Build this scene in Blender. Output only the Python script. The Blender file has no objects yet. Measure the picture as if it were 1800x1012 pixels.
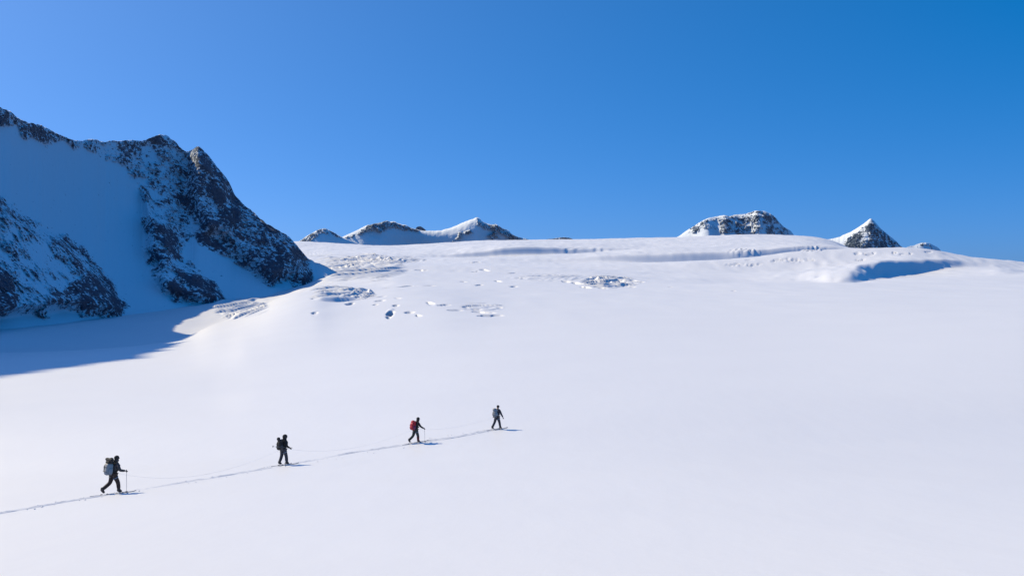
import bpy, bmesh, math, random
import numpy as np
from mathutils import Vector, Matrix

random.seed(7)
S = bpy.context.scene
COL = S.collection
R = math.radians

# ------------------------------------------------------------------ camera
F, CU, CV, CH = 1559.0, 900.0, 506.0, 10.5          # focal length in photo pixels, centre, camera height
cam = bpy.data.objects.new('camera', bpy.data.cameras.new('camera'))
COL.objects.link(cam)
cam.location = (0, 0, CH)
cam.rotation_euler = (R(90), 0, 0)
cam.data.lens = 36.0 * F / 1800.0
cam.data.clip_start = 0.1
cam.data.clip_end = 60000
S.camera = cam

# ------------------------------------------------------------------ light
SUN_ELEV, SUN_BEHIND = 41.0, 27.0                     # degrees; sun stands left of the view and beyond it
W = bpy.data.worlds.new('World'); S.world = W; W.use_nodes = True
wn, wl = W.node_tree.nodes, W.node_tree.links
wn.clear()
sky = wn.new('ShaderNodeTexSky'); sky.sky_type = 'NISHITA'; sky.sun_disc = False
sky.sun_elevation = R(SUN_ELEV)
sky.sun_rotation = R(-(90 - SUN_BEHIND))              # measured from +Y, clockwise
sky.altitude = 0; sky.air_density = 0.422; sky.dust_density = 1.3; sky.ozone_density = 3.858
hs = wn.new('ShaderNodeHueSaturation'); hs.inputs['Saturation'].default_value = 1.425; hs.inputs['Hue'].default_value = 0.481
tint = wn.new('ShaderNodeMix'); tint.data_type = 'RGBA'; tint.blend_type = 'MULTIPLY'; tint.inputs[0].default_value = 1.0; tint.inputs[7].default_value = (0.87, 2.12, 5.2, 1)
gam = wn.new('ShaderNodeGamma'); gam.inputs[1].default_value = 0.613
bg = wn.new('ShaderNodeBackground'); bg.inputs['Strength'].default_value = 0.108
wo = wn.new('ShaderNodeOutputWorld')
wl.new(sky.outputs[0], hs.inputs['Color']); wl.new(hs.outputs[0], tint.inputs[6]); wl.new(tint.outputs[2], gam.inputs[0]); wl.new(gam.outputs[0], bg.inputs['Color']); wl.new(bg.outputs[0], wo.inputs['Surface'])

sun_dir = Vector((-math.cos(R(SUN_BEHIND)) * math.cos(R(SUN_ELEV)), math.sin(R(SUN_BEHIND)) * math.cos(R(SUN_ELEV)), math.sin(R(SUN_ELEV))))
sl = bpy.data.lights.new('sun', 'SUN'); sl.energy = 4.38; sl.angle = R(0.53); sl.color = (1.0, 0.872, 0.575)
so = bpy.data.objects.new('sun', sl); COL.objects.link(so)
so.rotation_euler = sun_dir.to_track_quat('Z', 'Y').to_euler()
so.location = (-200, 100, 300)

vs = S.view_settings
vs.view_transform = 'Standard'; vs.look = 'None'; vs.exposure = 0.0; vs.gamma = 1.0; vs.use_curve_mapping = False
S.cycles.max_bounces = 4; S.cycles.diffuse_bounces = 1; S.cycles.sample_clamp_indirect = 0.09

# ------------------------------------------------------------------ helpers
def tag(o, label=None, cat=None, group=None, kind=None):
    for k, v in (('label', label), ('category', cat), ('group', group), ('kind', kind)):
        if v: o[k] = v
    return o

def _h(ix, iy, iz, s):
    n = (ix.astype(np.int64) * 374761393 + iy.astype(np.int64) * 668265263 + iz.astype(np.int64) * 2147483647 + s * 974634777) & 0xffffffff
    n = ((n ^ (n >> 13)) * 1274126177) & 0xffffffff
    n = ((n ^ (n >> 16)) * 2246822519) & 0xffffffff
    return ((n ^ (n >> 15)) & 0xffffff).astype(np.float32) / 16777215.0 * 2 - 1

def vnoise(x, y, z=None, seed=0):                     # smooth value noise in about -1..1
    x = np.asarray(x, np.float64); y = np.asarray(y, np.float64)
    ix, iy = np.floor(x), np.floor(y); fx, fy = x - ix, y - iy
    fx = fx * fx * fx * (fx * (fx * 6 - 15) + 10); fy = fy * fy * fy * (fy * (fy * 6 - 15) + 10)
    if z is None:
        zz = np.zeros_like(ix)
        a = _h(ix, iy, zz, seed); b = _h(ix + 1, iy, zz, seed); c = _h(ix, iy + 1, zz, seed); d = _h(ix + 1, iy + 1, zz, seed)
        return (a + (b - a) * fx) * (1 - fy) + (c + (d - c) * fx) * fy
    z = np.asarray(z, np.float64); iz = np.floor(z); fz = z - iz; fz = fz * fz * fz * (fz * (fz * 6 - 15) + 10)
    r = []
    for k in (0, 1):
        a = _h(ix, iy, iz + k, seed); b = _h(ix + 1, iy, iz + k, seed); c = _h(ix, iy + 1, iz + k, seed); d = _h(ix + 1, iy + 1, iz + k, seed)
        r.append((a + (b - a) * fx) * (1 - fy) + (c + (d - c) * fx) * fy)
    return r[0] * (1 - fz) + r[1] * fz

def fbm(x, y, z=None, octaves=4, seed=0, gain=0.5, ridged=False):
    t = 0; a = 1.0; n = 0; f = 1.0
    for o in range(octaves):
        v = vnoise(x * f + 17.3 * o, y * f - 9.1 * o, None if z is None else z * f + 5.7 * o, seed + o)
        if ridged: v = 1 - 2 * np.abs(v)
        t = t + a * v; n += a; a *= gain; f *= 2.03
    return t / n

def sstep(a, b, x):
    t = np.clip((x - a) / (b - a), 0, 1); return t * t * (3 - 2 * t)

def pchip(xs, ys, x):                                 # monotone cubic through (xs, ys), flat beyond the ends
    xs = np.asarray(xs, float); ys = np.asarray(ys, float); x = np.clip(np.asarray(x, float), xs[0], xs[-1])
    h = np.diff(xs); d = np.diff(ys) / h; m = np.zeros_like(ys)
    if len(xs) > 2:
        w1 = 2 * h[1:] + h[:-1]; w2 = h[1:] + 2 * h[:-1]
        with np.errstate(divide='ignore', invalid='ignore'):
            mm = (w1 + w2) / (w1 / d[:-1] + w2 / d[1:])
        m[1:-1] = np.where(d[:-1] * d[1:] > 0, mm, 0)
    m[0], m[-1] = d[0], d[-1]
    i = np.clip(np.searchsorted(xs, x, side='right') - 1, 0, len(h) - 1)
    t = (x - xs[i]) / h[i]; hh = h[i]
    return (2*t**3-3*t**2+1)*ys[i] + (t**3-2*t**2+t)*hh*m[i] + (-2*t**3+3*t**2)*ys[i+1] + (t**3-t**2)*hh*m[i+1]

def mesh_from_arrays(name, co, quads, mat, smooth=True, attrs=None):
    me = bpy.data.meshes.new(name)
    me.vertices.add(len(co)); me.vertices.foreach_set('co', np.ascontiguousarray(co, np.float32).ravel())
    me.loops.add(quads.size); me.loops.foreach_set('vertex_index', quads.astype(np.int32).ravel())
    me.polygons.add(len(quads))
    me.polygons.foreach_set('loop_start', np.arange(0, quads.size, 4, dtype=np.int32))
    me.update(calc_edges=True)
    if smooth: me.polygons.foreach_set('use_smooth', np.ones(len(quads), bool))
    for k, v in (attrs or {}).items():
        a = me.attributes.new(k, 'FLOAT', 'POINT'); a.data.foreach_set('value', np.ascontiguousarray(v, np.float32).ravel())
    me.materials.append(mat)
    o = bpy.data.objects.new(name, me); COL.objects.link(o)
    return o

def grid_quads(nc, nr, wrap=False):                   # vertex index = column * nr + row
    c = np.arange(nc if wrap else nc - 1); r = np.arange(nr - 1)
    C_, R_ = np.meshgrid(c, r, indexing='ij'); D_ = (C_ + 1) % nc
    return np.stack([C_ * nr + R_, D_ * nr + R_, D_ * nr + R_ + 1, C_ * nr + R_ + 1], -1).reshape(-1, 4)

# ------------------------------------------------------------------ materials
def mat_new(name):
    m = bpy.data.materials.new(name); m.use_nodes = True
    n = m.node_tree.nodes; l = m.node_tree.links
    return m, n, l, n['Principled BSDF']

def noise_node(n, l, scale, detail=4, rough=0.5, coord=None, scl=None, rot=(0, 0, 0)):
    t = n.new('ShaderNodeTexNoise'); t.inputs['Scale'].default_value = scale; t.inputs['Detail'].default_value = detail
    t.inputs['Roughness'].default_value = rough
    if coord is None:
        g = n.new('ShaderNodeNewGeometry'); coord = g.outputs['Position']
    if scl:
        mp = n.new('ShaderNodeMapping'); mp.inputs['Scale'].default_value = scl; mp.inputs['Rotation'].default_value = rot; l.new(coord, mp.inputs[0]); coord = mp.outputs[0]
    l.new(coord, t.inputs['Vector'])
    return t

SNOW = (0.80, 0.83, 0.89, 1)
def snow_material():
    m, n, l, b = mat_new('snow')
    b.inputs['Roughness'].default_value = 0.5; b.inputs['Specular IOR Level'].default_value = 0.7
    t = noise_node(n, l, 0.035, 5)
    cr = n.new('ShaderNodeMix'); cr.data_type = 'RGBA'
    cr.inputs[6].default_value = (0.80, 0.79, 0.86, 1); cr.inputs[7].default_value = (0.85, 0.84, 0.90, 1)
    l.new(t.outputs[0], cr.inputs[0]); l.new(cr.outputs[2], b.inputs['Base Color'])
    t1 = noise_node(n, l, 0.35, 5, 0.55, scl=(1.6, 0.7, 1))
    t2 = noise_node(n, l, 6.0, 4, 0.6)
    b1 = n.new('ShaderNodeBump'); b1.inputs['Strength'].default_value = 0.5; b1.inputs['Distance'].default_value = 0.07
    b2 = n.new('ShaderNodeBump'); b2.inputs['Strength'].default_value = 0.35; b2.inputs['Distance'].default_value = 0.006
    l.new(t1.outputs[0], b1.inputs['Height']); l.new(t2.outputs[0], b2.inputs['Height'])
    l.new(b1.outputs[0], b2.inputs['Normal']); l.new(b2.outputs[0], b.inputs['Normal'])
    return m

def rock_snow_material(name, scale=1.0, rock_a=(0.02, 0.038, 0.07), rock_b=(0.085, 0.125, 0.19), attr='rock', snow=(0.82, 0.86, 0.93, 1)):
    m, n, l, b = mat_new(name)
    b.inputs['Roughness'].default_value = 0.8; b.inputs['Specular IOR Level'].default_value = 0.2
    at = n.new('ShaderNodeAttribute'); at.attribute_name = attr
    nz = noise_node(n, l, 0.26 / scale, 8, 0.68)
    nz2 = noise_node(n, l, 0.45 / scale, 6, 0.7, scl=(0.7, 0.7, 3.2), rot=(0.15, 0.62, 0.2))
    ma = n.new('ShaderNodeMath'); ma.operation = 'MULTIPLY_ADD'; ma.inputs[1].default_value = 2.2; ma.inputs[2].default_value = -1.1
    l.new(nz.outputs[0], ma.inputs[0])
    mb = n.new('ShaderNodeMath'); mb.operation = 'MULTIPLY_ADD'; mb.inputs[1].default_value = 1.7; mb.inputs[2].default_value = -0.85
    l.new(nz2.outputs[0], mb.inputs[0])
    ad = n.new('ShaderNodeMath'); l.new(ma.outputs[0], ad.inputs[0]); l.new(mb.outputs[0], ad.inputs[1])
    ad2 = n.new('ShaderNodeMath'); l.new(ad.outputs[0], ad2.inputs[0]); l.new(at.outputs['Fac'], ad2.inputs[1])
    mr = n.new('ShaderNodeMapRange'); mr.interpolation_type = 'SMOOTHSTEP'
    mr.inputs[1].default_value = 0.44; mr.inputs[2].default_value = 0.62
    l.new(ad2.outputs[0], mr.inputs[0])
    rk = noise_node(n, l, 0.35 / scale, 6, 0.7, scl=(1, 1, 0.5))
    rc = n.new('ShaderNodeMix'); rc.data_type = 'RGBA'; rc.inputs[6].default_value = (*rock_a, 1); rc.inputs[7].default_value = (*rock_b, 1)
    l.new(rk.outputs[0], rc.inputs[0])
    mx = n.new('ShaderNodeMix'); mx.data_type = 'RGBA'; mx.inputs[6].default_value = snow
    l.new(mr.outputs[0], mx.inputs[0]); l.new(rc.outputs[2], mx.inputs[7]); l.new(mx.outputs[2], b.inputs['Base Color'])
    bp = n.new('ShaderNodeBump'); bp.inputs['Distance'].default_value = 2.0 * scale; l.new(mr.outputs[0], bp.inputs['Strength'])
    l.new(nz2.outputs[0], bp.inputs['Height']); l.new(bp.outputs[0], b.inputs['Normal'])
    return m

def plain(name, col, rough=0.7, metal=0.0, var=0.25, scale=30.0, bump=0.0):
    m, n, l, b = mat_new(name)
    tc = n.new('ShaderNodeTexCoord')
    t = noise_node(n, l, scale, 4, 0.6, coord=tc.outputs['Object'])
    mx = n.new('ShaderNodeMix'); mx.data_type = 'RGBA'
    mx.inputs[6].default_value = (*[c * (1 - var) for c in col], 1); mx.inputs[7].default_value = (*[min(1, c * (1 + var)) for c in col], 1)
    l.new(t.outputs[0], mx.inputs[0]); l.new(mx.outputs[2], b.inputs['Base Color'])
    b.inputs['Roughness'].default_value = rough; b.inputs['Metallic'].default_value = metal
    if bump:
        bp = n.new('ShaderNodeBump'); bp.inputs['Distance'].default_value = bump; l.new(t.outputs[0], bp.inputs['Height']); l.new(bp.outputs[0], b.inputs['Normal'])
    return m

M_SNOW = snow_material()
M_ROCK = rock_snow_material('rock_and_snow')
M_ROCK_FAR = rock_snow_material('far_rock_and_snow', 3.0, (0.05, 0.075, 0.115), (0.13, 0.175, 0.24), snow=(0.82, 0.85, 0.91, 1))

# ------------------------------------------------------------------ the glacier: one height field round the camera
# Depth profile: for each direction, heights at a row of distances (terraces, crests, hollows) joined by a monotone cubic.
# Directions are written as photo columns, heights as rows at that distance (row 506 = eye level).
NEAR_Y = [0, 10, 20, 30, 37.4, 43, 52, 62, 66]
NEAR_H = [8.8, 6.7, 4.72, 3.12, 2.27, 1.61, 0.68, -0.09, -0.07]
def cross(x):                                         # the slope falls away to the left and levels out to the right
    return 0.03 * x - 0.78 * np.logaddexp(x / 15, -x / 15) + 0.78 * math.log(2)
def T(*p):
    a = np.array(p, float); return a[:, 0], a[:, 1]
SLOTS = [  # distance as a table or number, table of photo rows
 (100, T((0,724),(200,718),(370,711),(450,703),(900,672),(1400,660),(1800,650))),
 (150, T((0,674),(200,667),(370,657),(450,648),(900,616),(1400,602),(1800,586))),
 (T((0,300),(200,330),(300,370),(370,430),(450,480),(520,540),(600,560),(700,480),(800,400),(1800,400)),
     T((0,620),(100,617),(200,611),(300,598),(340,586),(370,571),(410,558),(450,543),(490,524),(520,514),(560,508.5),(600,506),(650,507),(700,509),(800,522),(900,527),(1200,525),(1500,517),(1800,513))),
 (T((0,345),(200,380),(300,425),(370,495),(450,552),(520,620),(600,645),(700,552),(800,460),(1800,460)),
     T((0,622),(200,616),(300,603),(370,579),(450,547),(520,517),(560,508),(600,501.5),(700,502),(800,513),(900,517),(1200,516),(1500,509),(1800,505))),
 (T((0,430),(200,560),(370,650),(450,700),(520,740),(600,740),(700,600),(1800,600)),
     T((0,574),(200,560),(370,540),(450,526),(520,509),(600,493),(700,497),(800,498),(900,499),(1000,500),(1100,501),(1200,500),(1300,498),(1400,497),(1500,496.5),(1600,495.5),(1700,495),(1800,494.5))),
 (T((0,482),(200,627),(370,710),(450,760),(520,800),(600,800),(700,700),(1300,690),(1400,655),(1480,612),(1500,618),(1540,700),(1700,750),(1800,750)),
     T((0,562),(200,550),(370,532),(450,517),(520,503),(600,488),(700,487),(800,490),(900,491),(1000,491),(1100,492),(1200,493),(1300,494.5),(1400,495),(1480,498.5),(1500,499.5),(1540,493),(1600,490.5),(1700,488),(1800,486))),
 (T((0,600),(200,720),(370,800),(450,830),(600,850),(700,800),(1300,790),(1400,740),(1480,640),(1500,648),(1540,800),(1600,905),(1690,930),(1800,930)),
     T((0,550),(200,545),(370,525),(450,510),(520,500),(600,482),(700,480),(800,482),(900,483),(1000,483),(1100,485),(1200,488),(1300,490),(1400,489),(1440,493),(1480,496.5),(1500,496.5),(1540,483.5),(1560,482),(1600,479.5),(1650,473),(1690,469),(1740,468.5),(1800,476))),
 (T((0,625),(200,745),(370,825),(450,855),(600,875),(700,823),(1300,805),(1400,752),(1480,650),(1500,659),(1540,815),(1600,919),(1690,939),(1800,940)),
     T((0,545),(200,540),(370,522),(450,506),(520,497),(600,480),(700,478),(800,480),(900,481),(1000,481),(1100,483),(1200,486),(1300,488),(1400,486.5),(1440,487),(1480,488.5),(1500,484),(1520,475),(1540,467),(1570,461),(1600,457),(1665,454.5),(1682,458),(1695,463),(1740,467.5),(1800,475.5))),
 (T((0,950),(1300,950),(1500,950),(1600,958),(1800,965)), T((0,520),(450,495),(520,484),(600,474),(700,468),(800,469),(900,470),(1000,472),(1100,474),(1200,475),(1300,474),(1400,470),(1500,459),(1600,449),(1700,458),(1800,470))),
 (1030, T((0,510),(450,485),(520,478),(600,469),(700,464),(800,465),(900,467),(1000,468),(1100,464.5),(1160,462),(1200,460),(1300,454),(1400,445),(1450,441),(1500,438),(1580,436),(1620,437.5),(1660,442),(1700,448.5),(1750,453.5),(1800,457.5),(2000,478))),
 (1130, T((0,505),(450,478),(520,472),(600,464),(700,460),(800,461),(900,463),(1000,464),(1100,463.5),(1200,463),(1300,459),(1400,450),(1500,444),(1600,443),(1700,455),(1800,465),(2000,485))),
 (1210, T((0,500),(450,474),(520,468),(600,461),(700,457),(800,458),(900,459.5),(1000,460.5),(1100,461.5),(1200,462),(1300,458),(1400,448),(1500,443),(1600,443),(1700,457),(1800,466),(2000,486))),
 (T((0,1232),(1250,1230),(1320,1221),(1450,1219),(1800,1219)), T((0,499),(450,472),(520,466),(600,459),(700,455),(800,456),(900,457),(1000,454),(1100,449),(1200,441.5),(1280,437.5),(1340,436),(1400,434),(1450,435),(1500,440),(1600,444),(1700,458),(1800,467),(2000,487))),
 (1350, T((0,495),(450,466),(520,460),(600,455),(700,451),(800,451.5),(900,449),(1000,448),(1100,441.5),(1200,435),(1300,433.5),(1400,431),(1450,433),(1500,441),(1600,446),(1700,459),(1800,468),(2000,488))),
 (1450, T((0,490),(450,461),(520,455),(600,450),(700,448),(800,453),(900,453.5),(1000,451.5),(1100,444),(1200,437),(1300,431),(1400,429),(1450,433),(1500,441),(1600,447),(1800,469),(2000,489))),
 (1494, T((0,488),(450,459),(520,453),(600,449),(700,447),(800,451),(900,451),(1000,450),(1100,442),(1200,435),(1300,430),(1400,428),(1450,432),(1500,441),(1600,447),(1800,469),(2000,489))),
 (1505, T((0,488),(450,459),(520,452),(600,448),(700,446),(780,447),(830,442),(900,437.5),(950,437),(1000,439),(1100,438),(1200,433),(1300,429),(1400,427),(1450,431),(1500,441),(1600,447),(1800,469),(2000,489))),
 (1900, T((0,480),(450,448),(520,440),(600,439),(700,438),(800,434),(900,430),(1000,429),(1100,428),(1200,425),(1300,421),(1400,420.5),(1440,424),(1475,432),(1500,441),(1600,448),(1800,470),(2000,490))),
 (2400, T((0,470),(450,430),(520,425),(560,427.5),(600,429.5),(650,431.5),(700,432),(740,430),(800,427),(850,425),(900,424),(1000,422.5),(1100,421),(1200,419),(1250,416.5),(1300,415),(1350,414.5),(1400,416.5),(1430,419),(1455,423),(1480,431),(1505,441),(1600,448),(1800,470),(2000,490))),
 (2800, T((0,480),(500,440),(900,440),(1350,432),(1500,440),(1800,480))),
]
K_END = [(6000, -150.0), (16000, -600.0)]
def prof_controls(u):
    """control distances and heights for photo column(s) u (1-D array)"""
    u = np.atleast_1d(np.asarray(u, float)); tx = (u - CU) / F
    Y, Z = [], []
    for y, h in zip(NEAR_Y, NEAR_H):
        Y.append(np.full_like(u, y)); Z.append(cross(np.clip(tx * y, -60, 60)) + h)
    for ys, (ru, rv) in SLOTS:
        yy = pchip(*ys, u) if isinstance(ys, tuple) else np.full_like(u, ys)
        Y.append(yy); Z.append(CH - (pchip(ru, rv, u) - CV) * yy / F)
    for y, z in K_END:
        Y.append(np.full_like(u, y)); Z.append(np.full_like(u, z))
    return np.stack(Y, 1), np.stack(Z, 1)

def soften(cols, A, width=14.0):                      # light smoothing of the controls across columns
    out = A.copy()
    for _ in range(3):
        B = out.copy(); B[1:-1] = 0.25 * out[:-2] + 0.5 * out[1:-1] + 0.25 * out[2:]; out = B
    return out

def base_profile(u, s):                               # height on the smooth base at one column for distances s
    Y, Z = prof_controls([min(max(u, -300), 2100)]); return pchip(Y[0], Z[0], s)

def near_relief(x, y):
    return 0.10 * vnoise(x / 23.0, y / 17.0, seed=3) + 0.025 * vnoise(x / 6.0, y / 4.0, seed=4)

def surf_z(x, y):
    u = CU + F * x / y
    z = float(base_profile(u, np.array([y]))[0])
    return z + float(near_relief(np.array([x]), np.array([y]))[0]) * float(sstep(6, 20, np.array([y]))[0])

_ss = np.concatenate([np.arange(8, 100, 0.05), np.arange(100, 2500, 0.5)])
def hit(u, v):                                        # the point of the snow seen at a photo pixel
    x = (u - CU) / F * _ss
    z = base_profile(u, _ss) + near_relief(x, _ss) * sstep(6, 20, _ss)
    row = CV - (z - CH) / _ss * F
    i = int(np.argmax(row <= v))
    s = _ss[i]
    return Vector((x[i], s, float(z[i])))

# crevasses: photo column, row, half length in columns, half width in metres of depth, depth in m, slant (m of depth per column)
CREV = [
 (686,549,7,6,4.0,0.8),(683,556,5,3,2.5,0.0),(696,536,6,3,2.0,.1),(720,549,9,2.5,1.8,.1),(736,554,6,2,1.4,.0),(757,533,7,4,2.4,-.5),(780,536,12,2,1.2,.05),
 (800,545,14,2,1.5,.05),(819,540,6,2,1.3,0),(838,543,10,2,1.5,.1),(850,549,22,2.5,1.5,-.06),(862,555,24,2.2,1.7,-.03),(877,540,6,2,1.2,0),
 (555,525,9,3,1.5,.1),(615,533,8,4,2.6,.4),(553,550,6,3,1.4,.3),(668,528,10,2.5,1.4,.1),(670,521,9,2.5,1.2,.1),(660,535,5,2,1.2,0),(700,524,6,2,1.2,0),
 (715,503,20,3,1.8,.2),(755,502,12,3,1.6,.1),(680,506,10,2,1.2,.1),(740,475,12,4,2.2,.2),(835,477,6,4,2.0,-.2),(852,475,9,5,2.4,-.6),(815,495,6,3,1.6,.1),(842,501,7,3,1.8,.1),
 (876,494,7,4,3.0,-.2),(903,503,7,4,2.2,.1),(916,488,6,4,2.4,0),(900,480,8,3,1.8,.4),(835,461,10,5,2.0,.1),
 (975,484,8,4,3.0,-.4),(995,494,8,4,2.6,-.3),(1015,497,10,5,3.6,-.8),(1030,505,10,4,3.5,-.9),(1045,490,10,5,4.0,-.3),(1058,486,9,4,3.2,-.2),(1066,498,12,5,3.6,-.2),
 (1060,506,9,4,3.0,-.3),(1090,495,12,5,3.6,-.2),(1095,502,12,5,3.8,-.1),(1108,504,9,4,3.0,0),(1110,493,14,4,2.4,-.1),(1125,495,8,3,2.0,0),(1080,488,16,3,2.0,-.1),(1040,500,7,4,2.5,-.3),
 (1292,465,15,3,1.6,.05),(1326,466,14,3,1.5,.05),(1318,457,9,2.5,1.2,.0),(1372,457,17,3,1.7,.1),(1398,458.5,15,3,1.8,0),(1423,457,10,3,1.4,0),
 (1508,446,7,3.5,2.2,0),(1528,446.5,12,3,1.8,0),(1573,444,5,3.5,2.4,0),(1592,446,12,3,1.8,0),(1632,443,7,3,1.8,0),(1512,458,9,3,1.4,0),(1178,504,4,2,1.2,0),(1290,511,4,2,1.0,0)]
# broken ground: column, row, half width, half height (rows), depth of relief, size of a block across / along the view
BROKEN = [
 (632,470,80,25,8.0,46,26),(655,461,62,14,3.4,24,30),(700,456,45,7,4.6,10,40),(600,517,62,12,5.4,30,18),(610,519,45,8,3.0,15,14),(640,520,26,7,3.4,6,16),(425,541,50,20,4.6,16,22),(560,445,28,8,2.0,8,30),
 (1070,495,52,11,4.2,12,14),(960,488,70,7,1.6,8,20),(850,540,45,8,1.2,7,14),(1310,442,32,5,3.6,9,16),(1425,437,38,5,4.4,9,18),(1010,440,70,5,2.2,26,40),(1385,458,34,3,1.6,8,16),(1300,465,30,3,1.2,8,16)]

def glacier():
    u_vis = np.arange(-12, 1813, 1.85)
    uu = np.concatenate([np.linspace(-700, -20, 110), u_vis, np.linspace(1822, 2500, 100)])
    t = (uu - CU) / F; tm0, tm1 = t[0], t[-1]
    dirs = np.stack([t, np.ones_like(t)], 1)
    a1 = math.atan(tm1); a0 = math.atan(tm0) + 2 * math.pi
    an = np.linspace(a1, a0, 92)[1:-1]; ln = np.linspace(math.hypot(1, tm1), math.hypot(1, tm0), 92)[1:-1]
    back = np.stack([np.sin(an) * ln, np.cos(an) * ln], 1)
    dirs = np.concatenate([dirs, back])
    w = (an - a1) / (a0 - a1)
    uall = np.concatenate([uu, uu[-1] * (1 - w) + uu[0] * w])
    turn = np.concatenate([np.zeros(len(uu)), np.sin(np.pi * w) ** 0.7])
    s = np.concatenate([[0.02, 1, 2, 3.5, 5, 6.5], np.arange(8, 30, 0.5), np.arange(30, 70, 0.7), np.arange(70, 250, 2.0), np.arange(250, 560, 1.35),
                        np.arange(560, 900, 1.7), np.arange(900, 1560, 3.0), np.arange(1560, 2450, 12.0), np.geomspace(2450, 16000, 22)])
    uc = np.clip(uall, -300, 2100)
    Y, Z = prof_controls(uc)
    n1 = len(uu); Z[:n1] = soften(uu, Z[:n1])
    H = np.empty((len(uall), len(s)))
    for i in range(len(uall)): H[i] = pchip(Y[i], Z[i], s)
    # the hillside goes on up behind the camera
    bk = 8.8 + 26 * sstep(0, 260, s) + 14 * sstep(300, 3000, s)
    tw = sstep(0.0, 0.75, turn)[:, None]
    H = H * (1 - tw) + bk[None, :] * tw
    Xg = dirs[:, :1] * s[None, :]; Yg = dirs[:, 1:] * s[None, :]
    Sg = np.broadcast_to(s[None, :], H.shape); Ug = np.broadcast_to(uall[:, None], H.shape)
    Hf = H[:n1]                                       # even out the terraces sideways
    for _ in range(5):
        P_ = np.pad(Hf, ((3, 3), (0, 0)), mode='edge'); Hf = sum(P_[k:k + n1] for k in range(7)) / 7.0
    H[:n1] = Hf
    wcol = sstep(450, 650, s)[None, :] * (1 - sstep(2000, 2300, s))[None, :] * (4.0 * vnoise(Ug[:n1] / 45, Sg[:n1] / 60, seed=51) + 2.2 * vnoise(Ug[:n1] / 14, Sg[:n1] / 22, seed=52))
    ic = np.clip(np.arange(n1)[:, None] + wcol, 0, n1 - 1.001); i0 = ic.astype(int); fr_ = ic - i0; jj = np.arange(len(s))[None, :]
    H[:n1] = H[i0, jj] * (1 - fr_) + H[np.minimum(i0 + 1, n1 - 1), jj] * fr_
    H = H + near_relief(Xg, Yg) * sstep(6, 20, Sg) * (1 - 0.0 * Sg)
    amp = Sg / F
    H = H + sstep(90, 300, Sg) * amp * (1.3 * vnoise(Xg / 70, Yg / 120, seed=11) + 2.2 * sstep(350, 700, Sg) * (1 - sstep(1500, 2000, Sg)) * fbm(Xg / 150 + Yg / 400, Yg / 170, octaves=2, seed=14) + 0.7 * vnoise(Xg / 25, Yg / 45, seed=12) + 0.35 * vnoise(Xg / 8, Yg / 22, seed=13)) * (1 - 0.6 * sstep(2000, 2400, Sg))
    V = CV - (H - CH) / Sg * F
    front = (np.arange(len(uall)) < n1)
    H = H + 3.4 * sstep(480, 760, Sg) * (1 - sstep(1550, 1950, Sg)) * fbm(Xg / 240 + Yg / 420, Yg / 105, octaves=2, seed=17)
    V = CV - (H - CH) / Sg * F
    base = H.copy()
    # broken ice
    for (cu, cv, wu, wv, dep, bx, by) in BROKEN:
        bx *= 0.8; by *= 0.8
        ci = np.where(front & (np.abs(uall - cu) < wu * 1.5))[0]
        if not len(ci): continue
        sub = np.ix_(ci, np.where((s > 250) & (s < 2300))[0])
        q = ((Ug[sub] - cu) / wu) ** 2 + ((V[sub] - cv) / wv) ** 2
        x, y = Xg[sub], Yg[sub]
        q = q + 0.35 * vnoise(x / 20, y / 40, seed=31)
        m = 1 - sstep(0.45, 1.15, q)
        wx = x + 0.45 * bx * vnoise(x / (bx * 1.6), y / (by * 1.2), seed=33); wy = y + 0.5 * by * vnoise(x / (bx * 1.3), y / by, seed=34)
        ph = wy / by - 0.9 * wx / bx                 # long blocks lying slantwise, steep side towards the valley
        fr = ph - np.floor(ph)
        amp_b = 0.35 + 0.65 * sstep(-0.35, 0.5, vnoise(wx / (bx * 2.4) + 7, np.floor(ph) * 3.7 + wy / (by * 4), seed=21))
        saw = sstep(0.0, 0.22, fr) * (1 - sstep(0.22, 1.0, fr))
        crack = 1 - sstep(0.0, 0.25, np.abs(vnoise(wx / (bx * 1.1), wy / (by * 0.8), seed=22)))
        H[sub] += m * dep * 0.8 * (amp_b * (saw - 0.45) - 0.16 * crack)
    for (cu, cv, lu, wy, dep, sl_) in CREV:
        ci0 = int(np.argmin(np.abs(uu - cu)))
        row = V[ci0]; ok = np.where((s > 150) & (row <= cv))[0]
        if not len(ok): continue
        s0 = s[ok[0]]
        ci = np.where(front & (np.abs(uall - cu) < lu * 1.6))[0]; ri = np.where(np.abs(s - s0) < wy * 8 + abs(sl_) * lu * 2)[0]
        sub = np.ix_(ci, ri)
        du = (Ug[sub] - cu) / lu
        dy = Sg[sub] - s0 - sl_ * (Ug[sub] - cu) - wy * 1.2 * vnoise(Xg[sub] / 4.0, Sg[sub] * 0 + cu, seed=41)
        taper = np.clip(1 - du ** 2, 0, 1) ** 0.6
        ww = wy * (0.35 + 0.65 * taper)
        pit = (1 - sstep(0.55, 1.05, np.abs(dy) / ww)) * taper
        lip = np.exp(-((dy - ww * 1.7) / (ww * 0.9)) ** 2) * taper
        sag = sstep(0, 1, (dy + ww * 5) / (ww * 4)) * (dy < 0) * taper * (1 - sstep(-ww, 0, dy))
        H[sub] += -dep * 1.15 * pit + lip * dep * 0.12 - 0.15 * dep * sag
    co = np.stack([Xg, Yg, H], -1).reshape(-1, 3)
    nr = len(s)
    q = grid_quads(len(uall), nr, wrap=True)
    o = mesh_from_arrays('snow_field', co, q[:, ::-1].copy(), M_SNOW)
    tag(o, 'smooth sunlit white glacier snow with small crevasses and terraces rising to the skyline', kind='structure')
    return o
glacier()

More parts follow.
